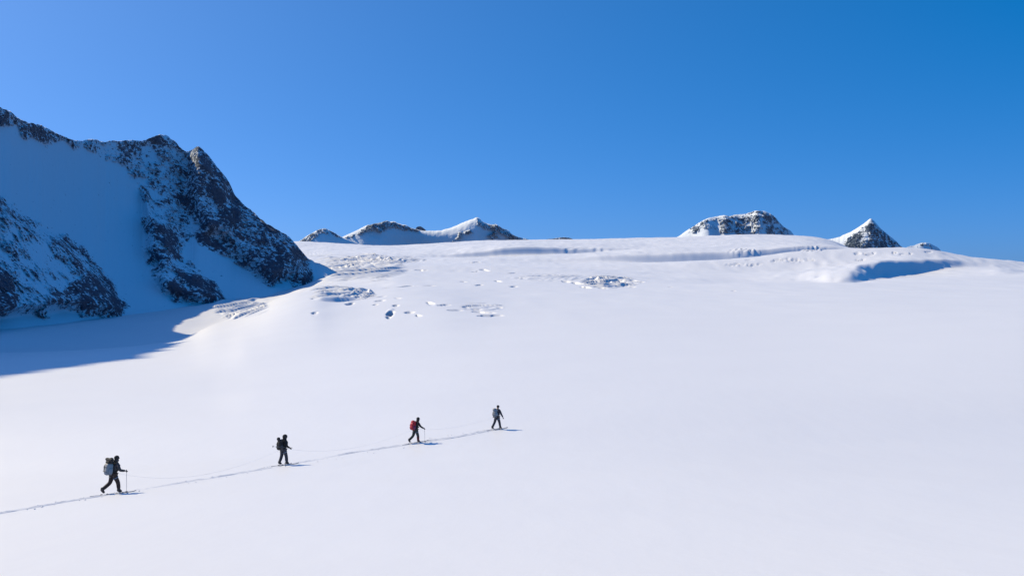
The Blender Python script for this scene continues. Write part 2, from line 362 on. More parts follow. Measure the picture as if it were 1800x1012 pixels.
# ------------------------------------------------------------------ mountains
def poly_sd(px, py, poly):                            # signed distance (inside positive) to a polygon
    p = np.array(poly, float); d = np.full(px.shape, 1e9); ins = np.zeros(px.shape, bool)
    for i in range(len(p)):
        x0, y0 = p[i]; x1, y1 = p[(i + 1) % len(p)]
        ex, ey = x1 - x0, y1 - y0; L = ex * ex + ey * ey + 1e-9
        t = np.clip(((px - x0) * ex + (py - y0) * ey) / L, 0, 1)
        d = np.minimum(d, np.hypot(px - x0 - t * ex, py - y0 - t * ey))
        c = ((y0 > py) != (y1 > py)) & (px < ex * (py - y0) / (ey if abs(ey) > 1e-9 else 1e-9) + x0)
        ins ^= c
    return np.where(ins, d, -d)

def mountain(name, us, ridge, base, d_base, d_ridge, nrow, mat, rocks, bumps, rough, seed, nback=14, back_drop=1.0, power=1.5, jag=2.0, zig=None, base_rock=0.0, soft=8.0, nscale=15.0, rock_push=0.6):
    """A mountain flank with its far side. ridge/base: outline rows per column; d_*: distances. rocks: (density, polygon); bumps: (metres towards the valley, polygon, edge)"""
    vr = pchip(*T(*ridge), us); vb = pchip(*T(*base), us); db = pchip(*T(*d_base), us); dr = pchip(*T(*d_ridge), us)
    vr = vr + jag * (fbm(us / 14.0, us * 0 + seed, octaves=4, seed=seed, gain=0.6, ridged=True)) 
    vr = vr + np.where(us < -60, 60 * fbm(us / 110.0, us * 0 + 3.3, octaves=4, seed=seed + 2, gain=0.6), 0)
    vb = np.maximum(vb, vr + 1.0)
    tau = np.linspace(0, 1, nrow)[None, :]
    U = np.repeat(us[:, None], nrow, 1)
    V = vb[:, None] + (vr - vb)[:, None] * tau
    D = db[:, None] + (dr - db)[:, None] * (1 - (1 - tau) ** power)
    for (a, poly, edge) in bumps:
        sd = poly_sd(U, V, poly); D = D - a * sstep(0, edge, sd)
    if zig is not None: D = D - pchip(*T(*zig), U.ravel()).reshape(U.shape) * (1 - 0.3 * tau)
    X = (U - CU) / F * D; Zz = CH - (V - CV) / F * D
    rk = np.full(U.shape, base_rock, float)
    wsc = soft * 2.6
    UW = U + soft * 1.3 * fbm(U / wsc, V / wsc, octaves=4, seed=seed + 21, gain=.6); VW = V + soft * 1.3 * fbm(U / wsc, V / wsc, octaves=4, seed=seed + 31, gain=.6)
    for (dens, poly) in rocks:
        sd = poly_sd(UW, VW, poly); rk = np.maximum(rk, dens * sstep(-soft, soft, sd))
    n1 = fbm(X / nscale, D / nscale, Zz / nscale, 5, seed + 5, 0.55)
    n2 = fbm(X / (nscale * .35) + Zz / (nscale * .6), D / (nscale * .4), Zz / (nscale * .3) , 4, seed + 9, 0.6, ridged=True)
    rk = np.clip(rk + (0.55 * n1 + 0.22 * n2) * sstep(0.0, 0.2, rk), 0, 1)
    rockm = sstep(0.25, 0.6, rk)
    edge = sstep(0.0, 0.06, tau) 
    n3 = fbm(X / (nscale * 1.6), D / (nscale * 1.6), Zz / (nscale * 3.0), 3, seed + 15, 0.5, ridged=True)
    D = D - edge * (rockm * rough * (0.55 * n2 + 0.9 * n1 + 0.9 * rock_push + 1.1 * n3) + rough * 0.25 * n1 * (1 - rockm))
    X = (U - CU) / F * D; Zz = CH - (V - CV) / F * D
    # far side
    bx, by, bz = [], [], []
    dx, dy = (us - CU) / F, np.ones_like(us)
    top = np.stack([X[:, -1], D[:, -1], Zz[:, -1]], 1)
    hgt = np.maximum(top[:, 2] - (CH - (vb - CV) / F * db), 5)
    cols = [np.stack([X, D, Zz], -1)]
    ext = []
    for k in range(1, nback + 1):
        f = (k / nback) ** 1.4
        dd = hgt * 1.25 * f
        p = top.copy(); p[:, 0] += dx * dd; p[:, 1] += dd
        p[:, 2] -= hgt * 1.15 * f * back_drop + (0.06 * hgt * fbm(us / 20, us * 0 + k * 0.6, octaves=3, seed=seed + 3) * min(1, k / 3) if k > 1 else 0)
        ext.append(p)
    allp = np.concatenate([cols[0], np.stack(ext, 1)], 1)
    rall = np.concatenate([rk, np.repeat(rk[:, -1:], nback, 1) * 0.6], 1)
    nr = nrow + nback
    q = grid_quads(len(us), nr)
    return mesh_from_arrays(name, allp.reshape(-1, 3), q[:, ::-1].copy(), mat, attrs={'rock': rall})

us = np.concatenate([np.linspace(-1300, -60, 130), np.arange(-52, 622, 1.35)])
left_ridge = [(-1300,-1190),(-700,-640),(-400,-290),(-200,-60),(-100,70),(-40,150),(0,187),(20,197),(40,212),(75,221),(110,240),(140,247),(165,244),(185,249),(210,247),(245,247),(262,244),(285,236),(305,247),(328,266),(348,258),(362,268),(385,296),(402,318),(415,345),(440,368),(470,393),(492,405),(505,413),(520,428),(545,455),(570,466),(600,482),(622,505)]
left_base = [(-1300,640),(-400,610),(0,585),(100,578),(220,570),(300,561),(395,548),(470,532),(545,512),(600,507),(622,508)]
d_b = [(-1300,190),(-700,250),(-400,300),(-200,350),(0,415),(100,480),(200,560),(300,620),(400,690),(480,740),(560,800),(622,830)]
d_r = [(-1300,380),(-700,430),(-400,470),(-200,520),(0,600),(110,690),(200,770),(285,830),(350,850),(400,848),(450,845),(500,842),(560,845),(622,850)]
BUTTRESS_L = [(-90,310),(0,343),(30,366),(75,398),(120,418),(150,443),(180,476),(205,508),(222,545),(205,560),(150,552),(110,550),(85,556),(45,556),(20,560),(-90,575)]
BUTTRESS_M = [(246,328),(262,332),(275,370),(300,385),(312,420),(318,455),(350,468),(378,500),(396,528),(350,538),(310,525),(280,512),(263,490),(272,465),(252,440),(250,400),(246,360)]
SPUR = [(328,264),(350,250),(378,280),(405,312),(420,345),(445,366),(500,402),(525,425),(545,462),(552,497),(530,508),(505,492),(478,503),(445,482),(412,455),(390,425),(352,412),(338,378),(322,340),(326,290)]
rocks = [
 (0.52, [(-90,300),(0,343),(30,366),(75,398),(66,404),(30,385),(0,372),(-90,350)]),
 (0.20, BUTTRESS_L),
 (0.47, [(85,415),(120,418),(150,443),(185,480),(170,500),(120,480),(90,450)]),
 (0.65, [(78,512),(110,505),(140,480),(180,480),(205,508),(222,545),(205,560),(150,552),(110,546),(85,530)]),
 (0.64, [(-60,470),(0,462),(22,490),(38,535),(15,558),(-60,565)]),
 (0.46, [(10,450),(32,440),(42,470),(36,500),(22,480)]),
 (0.46, [(45,462),(90,470),(95,490),(60,485)]),
 (0.64, [(246,332),(263,335),(268,352),(258,358),(248,350)]),
 (0.34, BUTTRESS_M),
 (0.65, [(250,385),(300,388),(316,430),(300,435),(275,425),(255,410)]),
 (0.72, [(262,440),(305,430),(318,452),(290,464),(264,458)]),
 (0.67, [(290,500),(330,475),(360,480),(396,528),(350,538),(310,525)]),
 (0.50, SPUR),
 (0.70, [(372,290),(402,316),(420,345),(430,370),(420,402),(392,398),(372,365),(364,320)]),
 (0.58, [(400,360),(445,368),(500,404),(512,425),(500,440),(440,420),(405,400)]),
 (0.68, [(425,430),(465,450),(500,440),(505,490),(478,503),(445,482)]),
 (0.68, [(505,430),(525,430),(545,462),(552,497),(530,508),(510,488)]),
 (0.64, [(340,400),(385,408),(392,430),(412,455),(390,452),(345,420)]),
 (0.50, [(-90,120),(0,180),(40,208),(75,217),(118,238),(118,252),(80,252),(52,238),(45,245),(25,222),(0,215),(-90,180)]),
 (0.40, [(110,236),(165,240),(245,240),(262,240),(285,232),(330,262),(340,330),(330,372),(305,360),(280,335),(240,315),(205,290),(170,268),(125,258)]),
 (0.60, [(262,246),(285,236),(300,250),(296,285),(272,290)]),
 (0.55, [(218,296),(246,300),(244,316),(224,314)]), (0.55, [(180,262),(205,268),(210,292),(190,285)]),
 (0.57, [(308,312),(324,318),(320,332),(308,330)]),
 (0.43, [(270,350),(330,340),(340,400),(320,440),(300,400)]),
]
bumps = [(26, BUTTRESS_L, 26), (20, BUTTRESS_M, 22), (22, SPUR, 26)]
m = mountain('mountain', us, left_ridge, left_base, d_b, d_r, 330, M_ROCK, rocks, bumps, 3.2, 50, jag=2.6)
tag(m, 'large shaded rock and snow mountain flank on the left with a snow bowl between buttresses', kind='structure')

def peak(label, outline, base_row, d0, depth, rocks, seed, zig=None, step=0.8, nrow=70, jag=0.9, rough=9, name='mountain', nscale=70., push=0.4, power=1.0, soft=3.0, bumps=()):
    us = np.arange(outline[0][0], outline[-1][0] + step, step)
    o = mountain(name, us, outline, [(outline[0][0], base_row), (outline[-1][0], base_row)], [(outline[0][0], d0), (outline[-1][0], d0)], [(outline[0][0], d0 + depth * .2), ((outline[0][0] + outline[-1][0]) / 2, d0 + depth), (outline[-1][0], d0 + depth * .2)],
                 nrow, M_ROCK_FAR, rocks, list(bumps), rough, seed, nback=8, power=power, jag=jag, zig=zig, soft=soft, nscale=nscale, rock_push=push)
    tag(o, label, kind='structure'); return o

peak('small dark-topped snowy peak next to the left mountain spur on the horizon',
     [(510,432),(530,421),(545,411),(568,401.5),(582,406),(600,416),(640,432)], 440, 4700, 120,
     [(0.6,[(525,424),(545,409),(568,400),(590,408),(600,418),(570,410),(548,422),(535,426)])], 71, zig=[(510,-40),(556,40),(640,-260)], power=.4, nscale=45, rough=14)
peak('long craggy snow ridge with two summits, shaded below a lit crest, on the horizon left of centre',
     [(572,434),(590,424),(605,415),(613,411.5),(622,407.5),(640,398),(655,393.5),(668,391),(680,388),(686,390),(692,389.5),(700,393),(712,395),(722,400),(733,403),(748,405.5),(770,405),(788,401.5),(800,397),(808,393),(822,388),(832,384.5),(838,382),(843,384),(847,388),(855,392),(864,394.5),(870,394),(878,397),(884,401.5),(893,405),(900,411.5),(912,416.5),(930,420.5),(950,426),(975,432)], 440, 5100, 190,
     [(0.5,[(590,425),(625,410),(640,404),(655,391),(680,385),(722,398),(738,404),(700,402),(684,402),(668,410),(650,404),(625,416),(600,424)]),
      (0.55,[(836,381),(850,391),(884,399),(905,413),(940,424),(900,424),(880,410),(850,402),(838,395)]),(0.5,[(796,424),(806,410),(826,404),(836,408),(816,414)]),(0.5,[(860,412),(872,408),(880,421),(866,421)])], 74,
     zig=[(572,-60),(640,60),(664,40),(740,-330),(790,-300),(838,-240),(848,-300),(975,-760)], power=.33, nscale=45, rough=24, nrow=80)
peak('tiny dark rock top far behind the snow saddle', [(728,406),(733,398.5),(738,397),(744,400),(750,406)], 412, 7000, 30, [(0.8,[(728,406),(728,396),(750,396),(750,406)])], 73, nrow=20)
peak('low dark rock ridge barely above the far snow edge', [(935,426),(950,421.5),(962,420),(975,418.5),(990,417),(1002,418.5),(1015,426)], 430, 6500, 50, [(0.75,[(945,426),(950,418),(1005,416),(1010,424)])], 75, nrow=24)
peak('broad flat-topped rock and snow mountain on the right of the horizon',
     [(1165,425),(1190,417),(1206,406),(1218,398),(1228,392),(1238,386),(1250,382.5),(1262,379.5),(1272,378.5),(1283,380),(1292,377.5),(1306,376.5),(1318,373),(1330,370.5),(1342,371),(1352,374.5),(1362,381),(1371,392),(1382,401),(1390,406),(1400,418),(1410,425)], 427, 3100, 110,
     [(0.32,[(1205,412),(1215,399),(1240,386),(1275,378),(1330,369),(1350,372),(1366,384),(1395,412),(1330,412),(1290,410),(1240,404),(1222,408)]),
      (0.52,[(1322,376),(1352,374),(1364,390),(1362,404),(1352,410),(1345,395),(1335,408),(1325,400)]),(0.6,[(1215,400),(1235,392),(1230,405),(1215,408)]),(0.55,[(1262,384),(1288,382),(1285,404),(1265,410)])], 76,
     zig=[(1165,-70),(1215,0),(1245,55),(1262,30),(1275,48),(1300,0),(1318,-5),(1334,20),(1360,-40),(1410,-150)], nrow=90, nscale=26, rough=9, push=0.2, power=.6)
peak('sharp pyramid peak of rock and snow with a sunlit left ridge at the right of the horizon',
     [(1375,440),(1400,430),(1425,425),(1450,421.5),(1470,418),(1485,412),(1500,404.5),(1512,397),(1522,390),(1531,384),(1538,390),(1546,399),(1560,411),(1574,423),(1588,436),(1596,444)], 446, 2500, 75,
     [(0.55,[(1478,436),(1490,421),(1505,408),(1522,394),(1532,388),(1546,401),(1588,436)]),(0.66,[(1480,434),(1500,412),(1520,400),(1515,420),(1500,434)])], 77,
     zig=[(1375,-60),(1470,0),(1500,22),(1522,34),(1532,30),(1596,-110)], nscale=22, rough=6, push=0.2, nrow=90, power=.5)
peak('small rounded snowy knoll with grey rock right of the pyramid peak', [(1580,444),(1596,434),(1608,430.5),(1622,426.5),(1632,427),(1642,431),(1650,436),(1656,443)], 447, 1500, 20,
     [(0.5,[(1608,434),(1622,427),(1640,430),(1654,442),(1630,434)])], 78, nrow=40, rough=2.5, nscale=16, zig=[(1580,-8),(1616,6),(1656,-24)])

# ------------------------------------------------------------------ the climbers
def obj(name, me, mat, parent=None, smooth=True):
    if smooth:
        for p_ in me.polygons: p_.use_smooth = True
    me.materials.clear(); me.materials.append(mat)
    o = bpy.data.objects.new(name, me); COL.objects.link(o)
    if parent: o.parent = parent
    return o

def skin(chains, sub=1):
    """chains: list of lists of ((x,y,z), radius); points given twice join. One skinned, subdivided surface."""
    vs_, es, rs, idx = [], [], [], {}
    for ch in chains:
        prev = None
        for (co, r) in ch:
            k = tuple(round(c, 4) for c in co)
            if k not in idx: idx[k] = len(vs_); vs_.append(co); rs.append(r)
            if prev is not None and prev != idx[k]: es.append((prev, idx[k]))
            prev = idx[k]
    me = bpy.data.meshes.new('tmp'); me.from_pydata(vs_, es, []); o = bpy.data.objects.new('tmp', me); COL.objects.link(o)
    md = o.modifiers.new('s', 'SKIN'); md.use_smooth_shade = True
    for i, r in enumerate(rs):
        d = me.skin_vertices[0].data[i]; d.radius = (r, r) if not isinstance(r, tuple) else r; d.use_root = (i == 0)
    if sub: m2 = o.modifiers.new('d', 'SUBSURF'); m2.levels = sub; m2.render_levels = sub
    dg = bpy.context.evaluated_depsgraph_get(); out = bpy.data.meshes.new_from_object(o.evaluated_get(dg))
    bpy.data.objects.remove(o); bpy.data.meshes.remove(me)
    return out

def join_meshes(lst):
    bm = bmesh.new()
    for m_ in lst: bm.from_mesh(m_)
    me = bpy.data.meshes.new('m'); bm.to_mesh(me); bm.free()
    return me

def sq(c, a, b, h, e=0.6, n=14, rot=None, lump=0.0, seed=1):
    """rounded solid (superellipsoid)"""
    f = lambda t, e_: math.copysign(abs(t) ** e_, t)
    vs_, fs = [], []
    for i in range(n + 1):
        ph = -math.pi / 2 + math.pi * i / n
        for j in range(2 * n):
            th = math.pi * j / n
            v = Vector((a * f(math.cos(ph), e) * f(math.cos(th), e), b * f(math.cos(ph), e) * f(math.sin(th), e), h * f(math.sin(ph), e)))
            if lump: v *= 1 + lump * math.sin(7 * v.x / a + seed) * math.cos(5 * v.z / h + seed) + lump * .6 * math.sin(9 * v.y / b + 4 * v.z / h)
            if rot: v = rot @ v
            vs_.append(v + Vector(c))
    for i in range(n):
        for j in range(2 * n):
            fs.append((i*2*n + j, i*2*n + (j+1) % (2*n), (i+1)*2*n + (j+1) % (2*n), (i+1)*2*n + j))
    me = bpy.data.meshes.new('m'); me.from_pydata([tuple(v) for v in vs_], [], fs)
    bm = bmesh.new(); bm.from_mesh(me); bmesh.ops.remove_doubles(bm, verts=bm.verts, dist=1e-5); bm.to_mesh(me); bm.free()
    return me

def tube(pts, r, n=8, closed=False, rz=None):
    pts = [Vector(p_) for p_ in pts]; vs_, fs = [], []; N = len(pts)
    for i, p_ in enumerate(pts):
        d = ((pts[(i+1) % N] - pts[i-1]) if closed else (pts[min(i+1, N-1)] - pts[max(i-1, 0)])).normalized()
        up = Vector((0, 0, 1)) if abs(d.z) < 0.9 else Vector((1, 0, 0))
        a = d.cross(up).normalized(); b = d.cross(a)
        rr = r[i] if isinstance(r, (list, tuple)) else r
        for j in range(n):
            t = 2 * math.pi * j / n; vs_.append(tuple(p_ + a * rr * math.cos(t) + b * (rr if rz is None else rz) * math.sin(t)))
    for i in range(N if closed else N - 1):
        for j in range(n):
            k = (i + 1) % N; fs.append((i*n + j, i*n + (j+1) % n, k*n + (j+1) % n, k*n + j))
    if not closed: fs.append(tuple(range(n))[::-1]); fs.append(tuple((N-1)*n + j for j in range(n)))
    me = bpy.data.meshes.new('m'); me.from_pydata(vs_, [], fs)
    return me

M_SKIN = plain('skin', (0.50, 0.30, 0.22), 0.55)
M_BLACK = plain('black_cloth', (0.012, 0.013, 0.017), 0.8, bump=0.004)
M_DARK = plain('charcoal_cloth', (0.035, 0.038, 0.05), 0.8, bump=0.004)
M_NAVY = plain('dark_blue_cloth', (0.02, 0.025, 0.045), 0.8, bump=0.004)
M_MAROON = plain('maroon_cloth', (0.10, 0.012, 0.018), 0.8, bump=0.004)
M_TEAL = plain('dark_green_cloth', (0.012, 0.028, 0.03), 0.8, bump=0.004)
M_BROWN = plain('brown_cloth', (0.022, 0.014, 0.016), 0.8, bump=0.004)
M_GREY = plain('pale_grey_nylon', (0.50, 0.46, 0.42), 0.6, bump=0.004)
M_MID = plain('mid_grey_nylon', (0.42, 0.40, 0.38), 0.6, bump=0.004)
M_RED = plain('red_nylon', (0.55, 0.02, 0.035), 0.55, bump=0.004)
M_PURPLE = plain('purple_nylon', (0.10, 0.015, 0.08), 0.6)
M_WEB = plain('grey_webbing', (0.40, 0.40, 0.42), 0.7)
M_BOOT = plain('boot_plastic', (0.02, 0.02, 0.024), 0.4)
M_ALU = plain('pole_alloy', (0.45, 0.42, 0.42), 0.35, metal=0.6)
M_SKI = plain('ski_top', (0.14, 0.15, 0.18), 0.4)
M_LENS = plain('dark_lens', (0.01, 0.01, 0.012), 0.15)
M_ROPE = plain('rope_sheath', (0.85, 0.85, 0.9), 0.8, var=.08)

def climber(foot_px, label, head_deg, pose, mats, labels, extras):
    """foot_px: photo pixel of the ground between the boots. The figure walks along local +x."""
    g = hit(*foot_px)
    a = R(head_deg); fx, fy = math.cos(a), math.sin(a)
    def gz(x, y):                                     # snow height under a local point, relative to the root
        return surf_z(g.x + fx * x - fy * y, g.y + fy * x + fx * y) - g.z
    e = 0.4; gf = (gz(e, 0) - gz(-e, 0)) / (2 * e); gr = (gz(0, e) - gz(0, -e)) / (2 * e)
    def A(co, full=False):
        x, y, z = co; k = 1.0 if full else min(1, max(0, 1 - z / 0.9))
        return (x, y, z + SINK + (gf * x + gr * y) * k)
    SINK = 0.035
    root = bpy.data.objects.new('person', None); COL.objects.link(root); root.location = g; root.rotation_euler = (0, 0, a)
    root.empty_display_size = 0.3
    tag(root, label, 'person', 'roped climbers crossing the snow')
    P = pose; hips = P.get('pelvis', (0, 0, 0.93)); chest = P['chest']; neck = P['neck']; head = P['head']
    mid = tuple((hips[i] * .55 + chest[i] * .45) for i in range(3))
    body, trou, jack = [], [], []
    hv, cv_, nv, hd = A(hips), A(chest), A(neck), A(head)
    mv = A(mid)
    body.append([(hv, .125), (mv, .115), (cv_, .14), (nv, .058), (hd, .095), ((hd[0] + .012, hd[1], hd[2] + .075), .075)])
    body.append([(hd, .095), ((hd[0] + .105, hd[1], hd[2] - .01), .016)])
    for sy in (-1, 1): body.append([(hd, .095), ((hd[0], hd[1] + sy * .092, hd[2] - .005), .016)])
    jack.append([((hips[0] - .01, 0, A(hips)[2] - .09), .172), (mv, .166), (cv_, .188), ((nv[0], nv[1], nv[2] - .01), .085)])
    for sd, sy in (('r', -1), ('l', 1)):
        hip = (hips[0], sy * .095, hips[2] - .05); kn, an, to = P['leg_' + sd]
        body.append([(hv, .125), (A(hip), .085), (A(kn), .058), (A(an), .042), (A(to), .035)])
        trou.append([((hips[0], 0, hv[2] + .02), .155), (A(hip), .132), (A(kn), .098), ((A(an)[0], A(an)[1], A(an)[2] + .05), .09)])
        sh = (chest[0] + .03, sy * .185, chest[2] + .14); el, wr = P['arm_' + sd]
        body.append([(cv_, .14), (A(sh), .06), (A(el), .043), (A(wr), .03)])
        jack.append([(cv_, .188), (A(sh), .10), (A(el), .074), (A(wr), .054)])
    obj('body', skin(body), M_SKIN, root)
    obj('jacket', skin(jack), mats['jacket'], root); obj('trousers', skin(trou), mats['trousers'], root)
    # boots
    for sd in 'rl':
        kn, an, to = P['leg_' + sd]; an_, to_ = Vector(A(an)), Vector(A(to))
        d = (to_ - an_); heel = an_ - Vector((.06, 0, 0)) + Vector((0, 0, -.03))
        b = skin([[(tuple(an_ + Vector((-.01, 0, .17))), .075), (tuple(an_ + Vector((0, 0, .02))), .075), (tuple(an_ + d * .55), .062), (tuple(to_), .048)], [(tuple(an_ + Vector((0, 0, .02))), .075), (tuple(heel), .055)]])
        obj('boot', b, M_BOOT, root)
    # gloves: palm and five fingers closed round a pole or relaxed
    for sd, sy in (('r', -1), ('l', 1)):
        el, wr = P['arm_' + sd]; w_ = Vector(A(wr)); d = (w_ - Vector(A(el))).normalized(); side = Vector((0, 1, 0)); dn = d.cross(side).normalized()
        if dn.z > 0: dn = -dn
        palm = w_ + d * .075
        parts = [skin([[(tuple(w_), (.036, .03)), (tuple(w_ + d * .04), (.042, .028)), (tuple(palm), (.044, .026))]])]
        for k in range(4):
            off = side * ((k - 1.5) * .021); L = (.030, .036, .034, .026)[k]
            q0 = palm + off - d * .01; q1 = q0 + d * (L + .012); q2 = q1 + dn * L - d * .004; q3 = q2 - d * (L * .8) + dn * .003
            parts.append(skin([[(tuple(q0), .011), (tuple(q1), .0105), (tuple(q2), .010), (tuple(q3), .009)]]))
        t0 = w_ + d * .035 - side * sy * .035; t1 = t0 + d * .035 + dn * .02 - side * sy * .012; t2 = t1 + dn * .03 + side * sy * .012
        parts.append(skin([[(tuple(t0), .013), (tuple(t1), .012), (tuple(t2), .0105)]]))
        obj('glove', join_meshes(parts), M_BLACK, root)
    # head wear
    H_ = Vector(hd)
    hat = mats['hat']; hr = P.get('hat_r', 0.118)
    obj(mats.get('hat_name', 'hat'), sq((H_.x - .012, H_.y, H_.z + .045), hr, hr * .92, hr * .95, 0.95, 12), hat, root)
    if P.get('hood'): obj('collar', sq((H_.x - .03, H_.y, H_.z - .08), .115, .115, .085, .9, 10), mats['jacket'], root)
    obj('sunglasses', tube([(H_.x + .07 + .03 * math.cos(t), H_.y + .085 * math.sin(t), H_.z + .012) for t in np.linspace(-1.5, 1.5, 9)], .012, 6, rz=.02), M_LENS, root)
    # harness: belt and two leg loops with hanging metal
    belt = tube([(hips[0] + .185 * math.cos(t), .19 * math.sin(t), hv[2] + .0 + .01 * math.cos(t)) for t in np.linspace(0, 2 * math.pi, 20)[:-1]], .012, 6, closed=True, rz=.024)
    loops = [belt]
    for sd, sy in (('r', -1), ('l', 1)):
        kn = P['leg_' + sd][0]; hp = Vector(A((hips[0], sy * .095, hips[2] - .05))); k_ = Vector(A(kn)); c_ = hp.lerp(k_, .32); ax = (k_ - hp).normalized()
        u_ = ax.orthogonal().normalized(); v_ = ax.cross(u_)
        loops.append(tube([c_ + u_ *   .125 * math.cos(t) + v_ * .125 * math.sin(t) for t in np.linspace(0, 2 * math.pi, 16)[:-1]], .010, 6, closed=True, rz=.022))
    h_ = obj('harness', join_meshes(loops), M_WEB, root)
    for k, t in enumerate((-1.9, -1.1, 1.4)):
        cx, cy = hips[0] + .19 * math.cos(t), .20 * math.sin(t)
        obj('carabiner', tube([(cx + .02 * math.sin(q), cy, hv[2] - .07 + .045 * math.cos(q)) for q in np.linspace(0, 2 * math.pi, 12)[:-1]], .006, 5, closed=True), M_ALU, h_)
    for sd, mt in extras.get('gaiter', {}).items():
        kn, an, to = P['leg_' + sd]; k_ = Vector(A(kn)); a_ = Vector(A(an))
        obj('gaiter', tube([k_.lerp(a_, t) for t in np.linspace(.18, 1.0, 7)], [.09, .093, .09, .086, .083, .083, .088], 12), mt, root)['label'] = 'maroon gaiter on the front shin'
    def loc(x, y, z): return Vector((g.x + fx * x - fy * y, g.y + fy * x + fx * y, g.z + z))
    return dict(root=root, g=g, a=a, A=A, gz=gz, gf=gf, gr=gr, loc=loc, pose=P, hips=Vector(hv), chest=Vector(cv_))

def place(name, ctx, label, cat, group):
    e = bpy.data.objects.new(name, None); COL.objects.link(e); e.location = ctx['g']; e.rotation_euler = (0, 0, ctx['a']); e.empty_display_size = 0.2
    tag(e, label, cat, group); return e

def ski(ctx, y, xc, label, L=1.5):
    e = place('ski', ctx, label, 'ski', 'touring skis worn by the climbers')
    n = 22; vs_, fs = [], []
    for i in range(n + 1):
        t = i / n; x = xc - L * .46 + L * t; w = .047 * (1 - .22 * math.sin(math.pi * t)) * (1 if t < .9 else max(.12, math.sqrt(max(0, 1 - ((t - .9) / .1) ** 2))))
        if t < .03: w *= .7
        z = .012 + .05 * max(0, (t - .86) / .14) ** 2 + ctx['gf'] * x + ctx['gr'] * y
        for (dy, dz) in ((-w, 0), (w, 0), (w, .016), (-w, .016)): vs_.append((x, y + dy, z + dz))
    for i in range(n):
        for j in range(4): fs.append((i*4 + j, i*4 + (j+1) % 4, i*4 + 4 + (j+1) % 4, i*4 + 4 + j))
    fs.append((3, 2, 1, 0)); fs.append((n*4, n*4+1, n*4+2, n*4+3))
    me = bpy.data.meshes.new('m'); me.from_pydata(vs_, [], fs); obj('blade', me, M_SKI, e, smooth=False)
    zb = .034 + ctx['gr'] * y
    obj('toe_piece', sq((xc + .12, y, zb + ctx['gf'] * (xc + .12)), .04, .035, .018, .4, 6), M_BOOT, e)
    obj('heel_piece', sq((xc - .16, y, zb + ctx['gf'] * (xc - .16)), .05, .03, .022, .4, 6), M_BOOT, e)
    return e

def pole(ctx, hand, tip, label, grip_up=.05):
    e = place('ski_pole', ctx, label, 'ski pole', 'ski poles carried by the climbers')
    h_, t_ = Vector(hand), Vector(tip); d = (h_ - t_).normalized(); top = h_ + d * grip_up
    obj('shaft', tube([t_, t_.lerp(top, .3), top], [.006, .008, .009], 8), M_ALU, e)
    obj('grip', tube([h_ - d * .09, h_ - d * .03, h_ + d * .04, top], [.014, .017, .016, .02], 8), M_BLACK, e)
    u_ = d.orthogonal().normalized(); v_ = d.cross(u_); b0 = t_ + d * .06
    bas = []
    for rr, zz in ((.048, 0), (.03, .006), (.012, .012)):
        bas.append(tube([b0 + d * zz + u_ * rr * math.cos(q) + v_ * rr * math.sin(q) for q in np.linspace(0, 2 * math.pi, 14)[:-1]], .0095, 5, closed=True))
    obj('basket', join_meshes(bas), M_BLACK, e)
    s0 = top; obj('strap', tube([s0, s0 + Vector((-.03, .02, -.05)), h_ + Vector((-.04, .0, -.07)), h_ - d * .05], .004, 5), M_BLACK, e)
    return e

def pack(ctx, label, mat, kind, lean=.10, z0=.98, z1=1.60, w=.165, dep=.14, side=None):
    e = place('backpack', ctx, label, 'backpack', 'mountaineering backpacks worn by the climbers')
    c = ctx['chest']; zc = (z0 + z1) / 2; h = (z1 - z0) / 2
    rot = Matrix.Rotation(R(math.degrees(lean)), 3, 'Y'); cx = c.x - .16 - dep + .02
    obj('pack_body', sq((cx, 0, zc), dep, w, h, .55, 14, rot, .025, 2), mat, e)
    obj('lid', sq((cx + .05 * 1 + lean * h * .5, 0, z1 + .015), dep * .95, w * .98, .075, .6, 12, rot, .03, 5), kind.get('lid', mat), e)
    for sy in (-1, 1):
        obj('side_pocket', sq((cx - .0, sy * (w + .015), zc - h * .28), dep * .55, .05, h * .5, .6, 10, rot), side or mat, e)
        sh = [(c.x - .16, sy * .09, c.z + .12), (c.x - .06, sy * .11, c.z + .225), (c.x + .08, sy * .12, c.z + .19), (c.x + .185, sy * .12, c.z + .04), (c.x + .165, sy * .15, c.z - .12), (c.x - .02, sy * .18, c.z - .22)]
        obj('shoulder_strap', tube(sh, .012, 6, rz=.03), kind.get('strap', M_BLACK), e)
    obj('hip_belt', tube([(ctx['hips'].x + .185 * math.cos(t), .19 * math.sin(t), ctx['hips'].z + .10) for t in np.linspace(0, 2 * math.pi, 20)[:-1]], .012, 6, closed=True, rz=.035), kind.get('belt', M_BLACK), e)
    for zz in (zc - h * .35, zc + h * .35):
        obj('compression_strap', tube([(cx - dep * 1.02 + lean * (zz - zc), t, zz) for t in np.linspace(-w * .95, w * .95, 6)], .006, 5, rz=.012), M_BLACK, e)
    if kind.get('roll'):
        r_ = kind['roll']; obj('sleeping_mat', tube([(cx + .04, t, z1 + .135) for t in np.linspace(-r_, r_, 9)], [.05, .078, .082, .08, .083, .08, .082, .078, .05], 14), M_BLACK, e)
    if kind.get('lump'):
        lx, ly, lz, lr = kind['lump']; obj('stuff_sack', sq((cx + lx, ly, z1 + lz), lr, lr, lr * 1.05, .85, 10, None, .04, 3), kind.get('lump_mat', M_BLACK), e)
    if kind.get('panel'):
        obj('side_panel', sq((cx - .02, .11, zc + .02), dep * .9, .075, h * .72, .6, 10, rot), kind['panel'], e)
    return e

